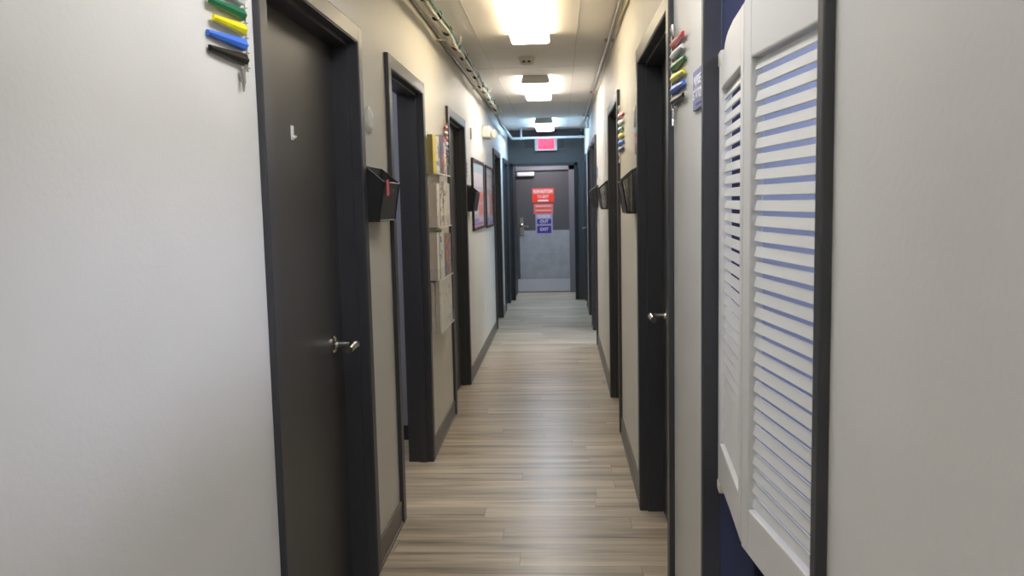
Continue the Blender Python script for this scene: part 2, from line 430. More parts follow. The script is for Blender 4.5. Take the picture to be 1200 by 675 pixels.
s3 = end_sign('check_out_sign', 'bottom purple check out and exit sign on the exit door', -.388, -.118, .915, 1.244, M['signlil'])
mb = MB(); mb.box((-.365, EY-.0078, 1.085), (-.141, EY-.0062, 1.165)).box((-.365, EY-.0078, .94), (-.141, EY-.0062, 1.058)); part('band', mb, M['signpur'], s3, 'deep purple panels')
text('lettering', 'CHECK', .062, (-.253, yt, 1.203), '-Y', M['letter'], s3, .95)
text('lettering', 'OUT', .068, (-.253, yt, 1.125), '-Y', M['letter'], s3, .95)
text('lettering', 'EXIT', .068, (-.253, yt, 1.0), '-Y', M['letter'], s3, .95)

# ------------------------------------------------------------------ louvered swing doors
def closet():
    y0, y1, t = CLOSET
    mb = MB(); fw = .028
    for a, b in ((y0, y0+fw), (y1-fw, y1)): side_box(mb, 1, a, b, -.016, .03, 0, t, bev=.003)
    side_box(mb, 1, y0, y1, -.0155, .03, t-fw, t, bev=.003)
    for a, b in ((y0+.008, y0+fw-.004), (y1-fw+.004, y1-.008)): side_box(mb, 1, a, b, .03, .114, 0, t-.012, mi=1)
    side_box(mb, 1, y0+.008, y1-.008, .03, .114, t-fw+.004, t-.008, mi=1)
    struct('trim_2', mb, [M['trim'], M['navy']], 'charcoal casing with navy jambs around the louvered swing doors', 'door casing')
    rm = MB(); x0, x1, ya, yb = WR+.075, 2.1, .55, 2.62
    rm.box((x0, yb, 0), (x1, yb+.05, CEIL)).box((x1, ya, 0), (x1+.05, yb, CEIL)).box((x0, ya-.05, 0), (x1, ya, CEIL))
    rm.box((x0, ya, 0), (x0+.004, y0+.008, CEIL)).box((x0, y1-.008, 0), (x0+.004, yb, CEIL)).box((x0, y0, t-.008), (x0+.004, y1, CEIL))
    rm.box((.545, yb-.03, 0), (.575, yb, CEIL))
    rm.box((.60, yb-.012, .45), (x1, yb, CEIL), mi=1); rm.box((x0+.20, yb-.14, 0), (x1, yb, .45), mi=2)
    struct('wall_closet', rm, [M['navy'], M['lav'], M['navylow']], 'navy walls of the small room behind the louvered doors', 'wall')
closet()

def louver_leaf(name, label, H, C):
    H, C = Vector((*H, 0)), Vector((*C, 0)); W = (C-H).length; u = (C-H)/W
    n = Vector((u.y, -u.x, 0))
    if n.x > 0: n = -n                       # n points into the corridor
    t = thing(name, label, 'louvered door', (H.x, H.y, .74), 'louvered swing doors')
    T = .026
    def P(a, z, o=0): return H+u*a+Vector((0, 0, z))+n*o
    def slab(pts, bev=.0025):
        mb = MB(); mb.prism([P(a, z, -T/2) for a, z in pts], n*T, bev=bev); return mb
    zb, zt, sw = .835, 1.684, .042
    top = [(0, 1.742), (.045, 1.745), (.075, 1.752), (.10, 1.764), (.125, 1.779), (.15, 1.787), (.18, 1.792), (.26, 1.797), (W, 1.794)]
    bot = [(0, .728), (.05, .732), (.09, .737), (.25, .743), (W, .745)]
    def lin(tab, a):
        for (p, q), (p2, q2) in zip(tab, tab[1:]):
            if p <= a <= p2: return q+(q2-q)*(a-p)/(p2-p)
        return tab[-1][1]
    for a0, a1 in ((.002, sw), (W-sw, W-.002)):
        up = [(a, z) for a, z in top if a0 < a < a1]; lo = [(a, z) for a, z in bot if a0 < a < a1]
        part('stile', slab([(a0, lin(bot, a0))]+lo+[(a1, lin(bot, a1)), (a1, lin(top, a1))]+up[::-1]+[(a0, lin(top, a0))]), M['shutter'], t)
    a0, a1 = sw+.0005, W-sw-.0005
    up = [(a, z) for a, z in top if a0 < a < a1]; lo = [(a, z) for a, z in bot if a0 < a < a1]
    part('top_rail', slab([(a0, zt), (a1, zt), (a1, lin(top, a1))]+up[::-1]+[(a0, lin(top, a0))], .003), M['shutter'], t)
    part('bottom_rail', slab([(a0, lin(bot, a0))]+lo+[(a1, lin(bot, a1)), (a1, zb), (a0, zb)], .003), M['shutter'], t)
    mb = MB(); N = 30; pitch = (zt-zb)/N
    dep, th, ang = .0192, .0042, math.radians(75)
    for k in range(N):
        zc = zb+pitch*(k+.5)
        dv = n*math.cos(ang)*dep/2 - Vector((0, 0, math.sin(ang)*dep/2))      # towards the corridor and down
        nv = (n*math.sin(ang)+Vector((0, 0, math.cos(ang))))*th/2
        c0 = P(a0-.004, zc)
        mb.prism([c0-dv*1-nv, c0+dv*1-nv, c0+dv*1.03, c0+dv+nv, c0-dv+nv, c0-dv*1.03], u*(a1-a0+.008))
    part('louver_slats', mb, M['shutter'], t)
    for z0, z1 in ((1.742, 1.775), (.705, .7285)):
        mb = MB(); a = P(-.012, z0, -.011); 
        pts = [P(-.014, z0, -.014), P(.034, z0, -.014), P(.034, z1, -.014), P(-.014, z1, -.014)]
        mb.prism(pts, n*.028, bev=.003)
        mb.lathe(P(.008, z0, 0)-Vector((0, 0, .004)), (0, 0, 1), [(0, .008), (z1-z0+.008, .008)], 12)
        part('pivot_bracket', mb, M['bracket'], t, 'pale pivot hinge bracket', True)
    return t
louver_leaf('louvered_swing_door', 'far leaf of the white louvered swing doors, beside the blue sign', (.397, 2.072), (.3625, 1.642))
louver_leaf('louvered_swing_door', 'near leaf of the white louvered swing doors, widest slats in view', (.402, 1.20), (.3600, 1.632))

# ------------------------------------------------------------------ baseboards
def baseboard(name, s, spans, label):
    mb = MB()
    for a, b in spans:
        side_box(mb, s, a, b, -.009, .001, 0, .105, bev=.003); side_box(mb, s, a, b, -.016, -.002, 0, .012, bev=.004)
    struct(name, mb, M['base'], label, 'baseboard')
def gaps(ops, extra=YE):
    out = []; y = YB
    for a, b, t in sorted(ops): out.append((y, a)); y = b
    out.append((y, extra)); return [(a, b) for a, b in out if b-a > .02]
baseboard('baseboard_left', -1, gaps(L_DOORS), 'taupe vinyl baseboard along the left wall')
baseboard('baseboard_right', 1, gaps(R_DOORS+[CLOSET]), 'taupe vinyl baseboard along the right wall')

# ------------------------------------------------------------------ side room behind the open doorway
rm = MB(); rm.box((-2.6, 5.0, 0), (WL-TH, 5.05, CEIL)).box((-2.65, 3.2, 0), (-2.6, 5.05, CEIL)).box((-2.6, 3.15, 0), (WL-TH, 3.2, CEIL))
struct('wall_side_room', rm, M['room'], 'pale blue grey wall seen through the open left doorway', 'wall')
rm = MB(); rm.box((-2.6, 4.985, 0), (WL-TH, 5.0, .09), bev=.003)
struct('baseboard_side_room', rm, M['baseD'], 'dark baseboard at the foot of the side room wall', 'baseboard')

rm = MB(); rm.box((WR+TH, 10.0, 0), (2.35, 10.05, CEIL)).box((2.3, 7.9, 0), (2.35, 10.0, CEIL)).box((WR+TH, 7.85, 0), (2.35, 7.9, CEIL))
struct('wall_exam_room', rm, M['room'], 'pale walls of the lit room behind the open far right doorway', 'wall')
# ------------------------------------------------------------------ ceiling lights
def fixture(name, label, y0, y1, xc, emat, group='corridor ceiling lights', w=.235):
    t = thing(name, label, 'ceiling light', (xc, (y0+y1)/2, CEIL))
    if group: t['group'] = group
    zt, zb = CEIL, CEIL-.062
    def prof(wt, wb, a, b):
        return [(xc-wt/2, a), (xc-wb/2, b+.012), (xc-wb/2+.012, b), (xc+wb/2-.012, b), (xc+wb/2, b+.012), (xc+wt/2, a)]
    mb = MB(); mb.box((xc-w*.26, y0+.012, CEIL-.026), (xc+w*.26, y1-.012, CEIL-.0005)); part('base_pan', mb, M['cap'], t)
    mb = MB(); pr = prof(w*.92, w, zt-.024, zb)
    mb.prism([(x, y0+.016, z) for x, z in pr], (0, y1-y0-.032, 0))
    for f_ in mb.bm.faces: f_.material_index = 0 if f_.normal.z < -.35 else (2 if f_.normal.z > .6 else 1)
    part('diffuser', mb, emat if isinstance(emat, list) else [emat]*3, t, 'glowing acrylic diffuser')
    for a in (y0, y1-.018):
        mb = MB(); pr = prof(w*.90, w*1.03, zt-.001, zb-.004)
        mb.prism([(x, a, z) for x, z in pr], (0, .018, 0), bev=.003); part('end_cap', mb, M['cap'], t, 'grey metal end cap')
    return t
tri = lambda n, c, s_: [emit(n, c, s_), emit(n+'_side', c, s_*.42), emit(n+'_top', c, s_*2.2)]     # top glow added to brighten the ceiling; sides dimmed for the walls
WARM = tri('diffuser_warm', (1, .87, .64), 4.7)
SOFT = tri('diffuser_soft', (1, .93, .84), 8.8)
COOL = tri('diffuser_cool', (.50, .75, 1), 12.5)
NEUT = emit('diffuser_neutral', (.96, .96, 1), 6.6)
fixture('ceiling_light', 'large glowing ceiling light at the top of the picture, nearest of the three', 4.12, 5.36, -.165, WARM)
fixture('ceiling_light', 'middle ceiling light glowing just beyond the smoke detector', 7.06, 8.28, -.185, SOFT)
fixture('ceiling_light', 'small bluish ceiling light above the red exit sign', 10.62, 11.84, -.185, COOL)
fixture('ceiling_light', 'ceiling light overhead beside the nearest left door, out of view', 1.2, 2.42, -.16, NEUT)
fixture('ceiling_light', 'ceiling light behind the viewer, out of view', -1.9, -.68, -.16, NEUT)
fixture('ceiling_light', 'unseen light added in the side room to brighten the right wall', 3.6, 4.4, -1.7, emit('side_room_fill', (.95, .95, 1), 7.0), group=None)  # added lamp, spills through the open doorway onto the right wall
fixture('ceiling_light', 'cool ceiling light inside the navy closet, out of view', 1.1, 2.1, 1.25, emit('diffuser_closet', (.66, .74, 1), 15.0), group=None)

t = thing('recess_fill_light', 'unseen light added in the recess to brighten the exit door', 'ceiling light', (-.235, 12.85, 2.36))  # added lamp hidden above the header, brightens the exit door
mb = MB(); mb.lathe((-.235, 12.85, 2.359), (0, 0, -1), [(0, .13), (.02, .13), (.03, .11)], 24); part('base_pan', mb, M['cap'], t, None, True)
mb = MB(); mb.lathe((-.235, 12.85, 2.335), (0, 0, -1), [(0, .11), (.03, .10), (.05, .06), (.055, .01)], 24); part('diffuser', mb, emit('recess_fill_glow', (.95, .93, 1), 60.0), t, 'glowing diffuser', True)
fixture('ceiling_light', 'unseen cool light added behind the open far right doorway, standing in for daylight', 8.25, 9.55, 1.15, emit('daylight_fill', (.70, .84, 1), 7.5), group=None, w=.5)  # added fixture in place of daylight spilling from this room
# smoke detector
t = thing('smoke_detector', 'small cream smoke detector on the ceiling between two lights', 'smoke detector', (-.222, 6.2, CEIL))
mb = MB(); mb.lathe((-.222, 6.2, CEIL-.0005), (0, 0, -1), [(0, .062), (.012, .062), (.016, .055), (.042, .05), (.05, .04)]); part('housing', mb, M['cream'], t, None, True)
for dx in (-.018, .018):
    mb = MB(); mb.box((-.222+dx-.011, 6.2-.056, CEIL-.043), (-.222+dx+.011, 6.2-.04, CEIL-.03), bev=.002); part('vent_slot', mb, M['blackp'], t, 'dark slot')

# ------------------------------------------------------------------ pipes and cables
mb = MB(); mb.tube([(-.660, 9.15, 2.44), (-.660, 9.4, 2.36), (-.660, 9.75, 2.328), (-.660, 11.86, 2.325), (-.652, 11.91, 2.325), (-.61, 11.925, 2.325), (.33, 11.925, 2.325), (WR, 11.925, 2.325)], .017, 12)
t = thing('sprinkler_pipe', 'pale pipe running along the left ceiling and across in front of the exit sign', 'pipe', (-.2, 11.925, 2.325))
part('pipe', mb, M['pipe'], t, None, True)
mb = MB(); mb.tube([(-.525, 11.925, 2.325), (-.525, 11.925, CEIL)], .013, 10); part('drop', mb, M['pipe'], t, 'short vertical riser to the ceiling', True)
mb = MB(); mb.lathe((-.545, 11.925, 2.325), (1, 0, 0), [(0, .022), (.04, .022)], 12); part('coupling', mb, M['pipe'], t, None, True)
mb = MB(); mb.lathe((.28, 11.925, 2.325), (1, 0, 0), [(0, .022), (.035, .022)], 12); part('coupling', mb, M['pipe'], t, None, True)
mb = MB(); mb.tube([(-.728, YB, 2.458), (-.728, 5.1, 2.458), (-.728, 5.3, 2.448), (-.728, 12.25, 2.446)], .009, 8)
tag(obj('conduit', mb, M['conduitB'], smooth=True), 'thin brown conduit in the corner of the left wall and ceiling', 'conduit')
t = thing('conduit', 'grey metal conduit along the ceiling edge of the right wall', 'conduit', (.33, 5, 2.44))
mb = MB(); mb.tube([(.332, YB, 2.440), (.33, 6, 2.440), (.326, 12.28, 2.440)], .0135, 10); part('pipe', mb, M['conduit'], t, None, True)
for yy in (1.6, 3.3, 5.6, 8.2, 10.4):
    mb = MB(); mb.box((.305, yy-.012, 2.4525), (.365, yy+.012, 2.4695), bev=.002); part('strap', mb, M['conduit'], t)
mb = MB(); mb.tube([(.357, YB, 2.42), (.357, 1.5, 2.40), (.357, 3.4, 2.415), (.357, 4.3, 2.42), (.353, 4.8, 2.433), (.349, 5.15, 2.447)], .004, 6)
tag(obj('cable', mb, M['cabY'], smooth=True), 'thin yellowish cable hanging beside the right ceiling conduit', 'cable')
t = thing('cable_bundle', 'bundle of white and coloured cables tied along the left of the ceiling', 'cable bundle', (-.62, 5, 2.40))
for k, (dx, dz, m_, rad) in enumerate(((0, 0, 'cabW', .012), (-.020, .004, 'cabW', .010), (-.006, .019, 'cabW', .010), (.017, .010, 'cabB', .006), (.008, -.013, 'cabW', .009), (.021, -.002, 'cabG', .005))):
    pts = []; y = YB
    while y < 9.0:
        wob = .003*math.sin(y*5+k*2.1)+.002*math.sin(y*11+k)
        sag = .006*math.sin(y*2*PI/.9)
        pts.append((-.622-.003*max(0, y-5)+dx+wob, y, 2.405-.004*max(0, y-5)+dz+wob*.6+sag)); y += .12
    mb = MB(); mb.tube(pts, rad, 6); part('cable', mb, M[m_], t, None, True)
y = 3.2
while y < 8.9:
    mb = MB(); mb.lathe((-.624-.003*max(0, y-5), y, 2.410-.004*max(0, y-5)+.006*math.sin(y*2*PI/.9)), (0, 1, 0), [(0, .0295), (.012, .0295)], 12); part('cable_tie', mb, M['blackp'], t, 'dark cable tie', True); y += .42
for yy in (2.6, 5.2, 7.4):
    mb = MB(); mb.tube([(-.739, yy, 2.425), (-.66, yy, 2.42), (-.62, yy, 2.375), (-.585, yy, 2.40), (-.583, yy, 2.44)], .006, 6); part('cable_hook', mb, M['cabW'], t, 'pale wall hook', True)
mb = MB(); mb.box((-.69, 8.85, 2.37), (-.60, 9.05, 2.42), bev=.008); part('end_clamp', mb, M['cabW'], t)

# ------------------------------------------------------------------ exit sign and emergency light
t = thing('exit_sign', 'lit red exit sign high on the slate wall above the far door', 'exit sign', (-.185, 12.25, 2.17))
mb = MB(); mb.box((-.475, YE-.03, 2.215), (.06, YE-.001, 2.335), bev=.004); part('back_plate', mb, M['blackp'], t, 'wide black plate behind the sign')
mb = MB(); mb.box((-.345, YE-.075, 2.165), (-.025, YE-.031, 2.365), bev=.008); part('housing', mb, M['white'], t, 'pale housing')
REDM = emit('exit_red', (1, .035, .08), .95)
mb = MB(); mb.box((-.30, YE-.079, 2.185), (-.07, YE-.074, 2.352), bev=.002); part('face', mb, REDM, t, 'glowing pinkish red face')
text('lettering', 'EXIT', .105, (-.185, YE-.0805, 2.268), '-Y', emit('exit_letter', (1, .07, .14), .95), t, .95)

t = thing('emergency_light', 'cream twin-head emergency light high on the left wall above the posters', 'emergency light', (-.70, 8.35, 2.05))
mb = MB(); mb.box((-.739, 8.2, 2.065), (-.665, 8.52, 2.175), bev=.01); part('housing', mb, M['cream'], t)
for yy in (8.27, 8.45):
    mb = MB(); mb.lathe((-.668, yy, 2.115), (.9, -.35, -.25), [(0, .028), (.02, .036), (.045, .042), (.05, .038), (.051, .01)], 16); part('lamp_head', mb, M['cream'], t, 'round lamp head', True)

# ------------------------------------------------------------------ wall file holders
def file_holder(label, s, y, open_mesh, ln=.32, mat=None):
    w = abs(WL) if s < 0 else WR
    X = lambda d: s*(w-d)
    t = thing('file_holder', label, 'file holder', (X(.04), y+ln/2, 1.372), 'wall file holders')
    zb, zt, zf, dt, db = 1.372, 1.58, 1.518, .080, .056
    b0, b1 = .004, .0075
    ms = M['mesh_open'] if open_mesh else M['mesh_dense']
    mb = MB(); mb.prism([(X(b0), y, zb), (X(b0), y, zt), (X(b0+.002), y, zt), (X(b0+.002), y, zb)], (0, ln, 0)); part('back_panel', mb, M['blackp'] if open_mesh else ms, t)
    mb = MB(); mb.prism([(X(db), y, zb), (X(dt), y, zf), (X(dt-.002), y, zf), (X(db-.002), y, zb)], (0, ln, 0))
    mb.prism([(X(b0), y, zb), (X(db), y, zb), (X(db), y, zb+.002), (X(b0), y, zb+.002)], (0, ln, 0)); part('front_panel', mb, M['mesh_dense'], t)
    for yy in (y+.001, y+ln-.002):
        mb = MB(); mb.prism([(X(b0), yy, zb), (X(db), yy, zb), (X(dt), yy, zf), (X(b0), yy, zt)], (0, .001, 0)); part('side_panel', mb, ms, t)
    mb = MB(); r = .0036
    for yy in (y, y+ln):
        mb.tube([(X(b1), yy, zt), (X(dt), yy, zf)], r, 6).tube([(X(dt), yy, zf), (X(db), yy, zb)], r, 6).tube([(X(db), yy, zb), (X(b1), yy, zb)], r, 6).tube([(X(b1), yy, zb), (X(b1), yy, zt)], r, 6)
    for d, z in ((b1, zt), (dt, zf), (db, zb), (b1, zb)): mb.tube([(X(d), y, z), (X(d), y+ln, z)], r, 6)
    part('wire_rim', mb, M['black'], t, None, True)
    return t
file_holder('black mesh file holder with a pink tag, past the nearest left door', -1, 3.165, False, ln=.30)
file_holder('black mesh file holder below the blue plates beside the framed posters, left wall', -1, 6.64, False)
file_holder('nearest black mesh file holder on the right wall, just past the lever door', 1, 3.905, True, ln=.26)
file_holder('second black mesh file holder on the right wall, past the doorway with small flags', 1, 6.135, True, ln=.30)
file_holder('farthest small black file holder on the right wall', 1, 7.97, True, ln=.30)
mb = MB(); X0 = WL+.0855
mb.box((X0, 3.18, 1.468), (X0+.0012, 3.225, 1.528), rot=Matrix.Rotation(math.radians(7), 3, 'X')); 
tag(obj('pink_tag', mb, M['pink']), 'pink paper tag clipped on the left file holder rim', 'tag')
mb = MB(); mb.tube([(X0, 3.285, 1.485), (X0+.006, 3.282, 1.482), (X0+.009, 3.28, 1.488), (X0+.004, 3.28, 1.494)], .0018, 6)
tag(obj('paper_clip', mb, M['conduit'], smooth=True), 'little metal clip beside the pink tag on the file holder', 'clip')

# ------------------------------------------------------------------ door flags
def flag_set(label, s, y, ztop, names, ln=.20, tipoff=.03, seed=0, sp=.0345):
    """flags hinge on a rod at y, tips point towards the viewer"""
    w = abs(WL) if s < 0 else WR; rnd = random.Random(seed)
    X = lambda d: s*(w-d)
    n = len(names); 
    t = thing('door_flags', label, 'signal flags', (X(.01), y, ztop-n*sp), 'door signal flags')
    mb = MB(); mb.box((X(.0005), y-.012, ztop-n*sp-.012), (X(.004), y+.012, ztop+.012), bev=.001); part('mounting_strip', mb, M['clear'], t, 'clear mounting strip')
    mb = MB(); mb.tube([(X(.012), y, ztop-n*sp-.010), (X(.012), y, ztop+.010)], .0022, 6)
    for k in range(n+1): mb.tube([(X(.003), y+.010, ztop-k*sp), (X(.016), y+.004, ztop-k*sp-.001)], .0016, 5)
    part('hinge_rod', mb, M['nickel'], t, 'thin metal hinge rod', True)
    for k, c in enumerate(names):
        z1 = ztop-k*sp-.001; z0 = z1-sp+.003
        L = ln*(1+rnd.uniform(-.06, .06)); to = tipoff+rnd.uniform(-.002, .006); dz = rnd.uniform(-.003, .003)
        zt0, zt1 = z0-.001+dz, z0+.012+dz
        d0 = .013
        base = [(X(.004), y-.002, z0), (X(.004), y-.002, z1), (X(d0), y-.002, z1-.004), (X(d0+.006), y-.002, (z0+z1)/2-.002), (X(d0), y-.002, z0+.003)]
        tip = [(X(to-.004), y-L, zt0), (X(to-.004), y-L, zt1), (X(to+.003), y-L, zt1-.001), (X(to+.005), y-L, (zt0+zt1)/2), (X(to+.002), y-L, zt0+.001)]
        mb = MB(); tb = bmesh.new(); A = [tb.verts.new(p) for p in base]; B = [tb.verts.new(p) for p in tip]
        m = len(A)
        for i in range(m): tb.faces.new((A[i], A[(i+1) % m], B[(i+1) % m], B[i]))
        tb.faces.new(A[::-1]); tb.faces.new(B); bmesh.ops.recalc_face_normals(tb, faces=tb.faces[:])
        bmesh.ops.bevel(tb, geom=tb.edges[:], offset=.0012, segments=2, affect='EDGES', profile=.5)
        mb._add(tb, 0)
        part('flag', mb, M['flag_'+c], t, c+' flag')
    zc = ztop-n*sp
    mb = MB(); mb.tube([(X(.012), y-.012, zc+.004), (X(.014), y-.022, zc-.012)], .003, 6)
    mb.box((X(.006), y-.036, zc-.040), (X(.014), y-.018, zc-.008), bev=.002); mb.tube([(X(.012), y-.03, zc-.038), (X(.014), y-.038, zc-.060)], [.004, .002], 6)
    part('pull_clip', mb, M['conduit'] if s < 0 else M['nickel'], t, 'small hanging clip', True)
    if s > 0:
        mb = MB(); mb.lathe((X(.012), y-.03, ztop+.004), (0, 0, 1), [(0, .006), (.02, .009), (.034, .006)], 10); part('end_hook', mb, M['nickel'], t, 'small metal hook', True)
    return t
SIX = ['red', 'white', 'green', 'yellow', 'blue', 'black']
flag_set('colour door flags beside the nearest left door, green yellow blue black in view', -1, 1.985, 1.967, SIX, ln=.20, tipoff=.008, seed=1)
flag_set('six glossy colour door flags beside the lever door on the right wall', 1, 2.69, 1.922, SIX, ln=.24, tipoff=.008, seed=2)
flag_set('small distant colour door flags beside the second doorway on the right wall', 1, 5.045, 1.94, SIX, ln=.30, tipoff=.006, seed=3, sp=.0385)
flag_set('small colour door flags above the brochure rack beside the left doorway', -1, 5.555, 1.945, ['red', 'white', 'orange', 'white', 'blue', 'black'], ln=.17, tipoff=.02, seed=4)

# ------------------------------------------------------------------ discs, plates, small signs
def disc(label, s, y, z, r=.052):
    w = abs(WL) if s < 0 else WR
    mb = MB(); mb.lathe((s*w, y, z), (-s, 0, 0), [(.0005, r), (.008, r), (.011, r*.93), (.0125, r*.5)], 32)
    tag(obj('wall_disc', mb, M['tan'], smooth=True), label, 'wall disc', 'round wall discs')
disc('pale round disc on the left wall above the file holder with pink tag', -1, 3.285, 1.762)
disc('pale round disc on the right wall above a small blue sign', 1, 4.06, 1.822)

t = thing('nurse_station_sign', 'blue sign with white lettering beside the louvered doors', 'sign', (WR, 2.215, 1.66), 'blue wall signs')
mb = MB(); mb.box((WR-.008, 2.126, 1.660), (WR-.0005, 2.296, 1.762), bev=.002); part('panel', mb, M['signblue'], t)
text('lettering', 'NURSE', .036, (WR-.0085, 2.222, 1.731), '-X', M['letter'], t, 1.0)
text('lettering', 'STATION', .036, (WR-.0085, 2.213, 1.697), '-X', M['letter'], t, .98)
mb = MB(); mb.box((WR-.0088, 2.17, 1.670), (WR-.0078, 2.25, 1.676)); part('braille_line', mb, M['braille'], t, 'thin dark line of braille')
def small_sign(name, label, s, y0, y1, z0, z1, bands, mats):
    w = abs(WL) if s < 0 else WR
    mb = MB(); mb.box((s*w-s*.0005, y0, z0), (s*(w-.007), y1, z1), bev=.0015)
    for a, b, c, d, mi in bands: mb.box((s*(w-.0065), y0+(y1-y0)*a, z0+(z1-z0)*c), (s*(w-.0078), y0+(y1-y0)*b, z0+(z1-z0)*d), mi=mi)
    tag(obj(name, mb, mats), label, 'sign', 'blue wall signs')
small_sign('room_sign', 'small blue sign with red edge under the round disc, right wall', 1, 3.90, 4.055, 1.645, 1.775, [(.55, .97, .5, .75, 1), (.1, .6, .38, .6, 2), (.6, .97, .1, .3, 1)], [M['signblue'], M['signred'], M['letter']])
small_sign('room_sign', 'upper of two small blue plates left of the framed posters', -1, 6.68, 6.78, 1.705, 1.757, [(.2, .8, .3, .5, 1)], [M['signblue'], M['letter']])
small_sign('room_sign', 'lower of two small blue plates left of the framed posters', -1, 6.68, 6.78, 1.645, 1.695, [(.2, .8, .3, .5, 1)], [M['signblue'], M['letter']])
small_sign('room_sign', 'small blue plate between the second poster and the next doorway', -1, 9.30, 9.40, 1.62, 1.74, [(.2, .8, .4, .6, 1)], [M['signblue'], M['letter']])
small_sign('room_sign', 'small dark plate above the farthest file holder, right wall', 1, 8.10, 8.22, 1.65, 1.75, [(.2, .8, .4, .6, 1)], [M['signblue'], M['letter']])
mb = MB(); mb.box((WL+.0005, 7.09, 1.967), (WL+.016, 7.13, 2.062), bev=.003); tag(obj('wall_sensor', mb, M['cream']), 'slim beige sensor on the left wall above the framed posters', 'sensor')
mb = MB(); mb.box((WR-.022, 10.44, 2.325), (WR-.0005, 10.56, 2.42), bev=.003); tag(obj('wall_sensor', mb, M['cap']), 'small dark sensor high on the right wall near the end', 'sensor')

# ------------------------------------------------------------------ posters
PBG = plain('poster_lilac', (.50, .46, .56), .35); PCY = plain('poster_cyan', (.30, .52, .60), .35); PRD = plain('poster_coral', (.72, .24, .22), .35)
PVI = plain('poster_violet', (.25, .18, .45), .35); PWH = plain('poster_pale', (.66, .62, .68), .35)
def poster(label, y0, y1, z0, z1, cyan):
    t = thing('framed_poster', label, 'poster', (WL, (y0+y1)/2, z0), 'framed posters')
    mb = MB(); f = .024
    for a, b, c, d in ((y0, y0+f, z0, z1), (y1-f, y1, z0, z1), (y0+f, y1-f, z0, z0+f), (y0+f, y1-f, z1-f, z1)): mb.box((WL+.0005, a, c), (WL+.02, b, d), bev=.002)
    part('frame', mb, M['blackp'], t)
    mb = MB(); H, Wd = z1-z0, y1-y0; x = WL+.010
    mb.box((WL+.001, y0+.01, z0+.01), (x, y1-.01, z1-.01))
    def q(a, b, c, d, mi): mb.quad([(x+.0006, y0+Wd*a, z0+H*c), (x+.0006, y0+Wd*b, z0+H*c), (x+.0006, y0+Wd*b, z0+H*d), (x+.0006, y0+Wd*a, z0+H*d)], mi)
    q(.05, .95, .95, .962, 2)
    q(.06, .94, .86, .91, 1 if cyan else 4)
    q(.12, .88, .62, .82, 4)
    q(.50, .93, .40, .55, 2); q(.50, .93, .20, .35, 2); q(.10, .45, .22, .52, 4)
    for k in range(4): q(.54, .86, .52-.03*k-.008, .52-.03*k, 4); q(.54, .86, .32-.03*k-.008, .32-.03*k, 4)
    q(.08, .90, .06, .10, 3); q(.12, .5, .11, .16, 3); q(.05, .95, .04, .052, 2)
    part('print', mb, [PBG, PCY, PRD, PVI, PWH], t, 'lilac print with coral blocks')
    return t
poster('nearer framed poster on the left wall, with a pale blue heading band', 7.085, 8.12, 1.20, 1.815, True)
poster('farther framed poster on the left wall, beside the fourth doorway', 8.36, 9.20, 1.185, 1.81, False)

# ------------------------------------------------------------------ brochure rack
RY0, RY1 = 4.665, 5.225
t = thing('brochure_rack', 'clear four-tier brochure rack full of papers between two left doorways', 'brochure rack', (WL, (RY0+RY1)/2, .70))
mb = MB()
for yy in (4.74, 4.96, 5.18): mb.box((WL+.0005, yy-.012, .72), (WL+.005, yy+.012, 1.80), bev=.001)
part('back_strips', mb, M['white'], t, 'white mounting strips')
TIERS = (1.60, 1.298, 1.0, .705)
for z in TIERS:
    mb = MB(); d = .066
    mb.box((WL+.006, RY0, z), (WL+.009, RY1, z+.235)).box((WL+.006, RY0, z), (WL+d, RY1, z+.003)).box((WL+d-.003, RY0, z), (WL+d, RY1, z+.07))
    mb.box((WL+.006, RY0, z), (WL+d, RY0+.003, z+.07)).box((WL+.006, RY1-.003, z), (WL+d, RY1, z+.07))
    pk = part('pocket', mb, M['clear'], t, 'clear plastic pocket')
    mb = MB(); mb.box((WL+d-.001, RY0, z-.002), (WL+d+.001, RY1, z+.005)); part('pocket_edge', mb, M['white'], pk, 'pale edge')
PAGES = M['pages']
def booklet(name, label, cat, y0, y1, d0, d1, z, h, cover, tilt=0, group='papers in the brochure rack'):
    """stack of pages standing in a pocket: near end shows page edges, the front shows its cover"""
    y0, y1 = [4.665+(v-4.665)*.67 for v in (y0, y1)]
    mb = MB(); c = .0012
    R = Matrix.Rotation(math.radians(tilt), 3, 'Y')
    x0, x1 = WL+d0, WL+d1; cx, cz = (x0+x1)/2, z+h/2
    def bx(a, b, mi, bev=0):
        t = MB(); t.box(a, b, bev=bev); 
        for v in t.bm.verts:
            p = Vector((v.co.x-cx, 0, v.co.z-cz)); p = R @ p; v.co.x, v.co.z = p.x+cx, p.z+cz
        for f in t.bm.faces: f.material_index = mi
        me = bpy.data.meshes.new('tmp'); t.bm.to_mesh(me); t.bm.free(); mb.bm.from_mesh(me); bpy.data.meshes.remove(me)
    bx((x0+c, y0+.002, z+.002), (x1-c, y1-.003, z+h-.002), 1)
    bx((x1-c, y0, z), (x1, y1, z+h), 0); bx((x0, y0, z), (x0+c, y1, z+h), 0); bx((x0, y1-.002, z), (x1, y1, z+h), 0)
    return tag(obj(name, mb, [cover, PAGES]), label, cat, group)
CV = lambda n, cols, sc=14, sd=0: cover_mat(n, cols, sc, sd)
yel = plain('yellow_cover', (0.75, 0.6, 0.03), .4)
z = TIERS[0]+.0035
o = booklet('yellow_book', 'thick yellow book at the near end of the top rack pocket', 'book', 4.675, 4.875, .011, .044, z, .215, yel)
o.data.materials[1] = plain('shaded_book_end', (0.24, 0.21, 0.09), .7)  # near end of the yellow book, its shade put into the colour
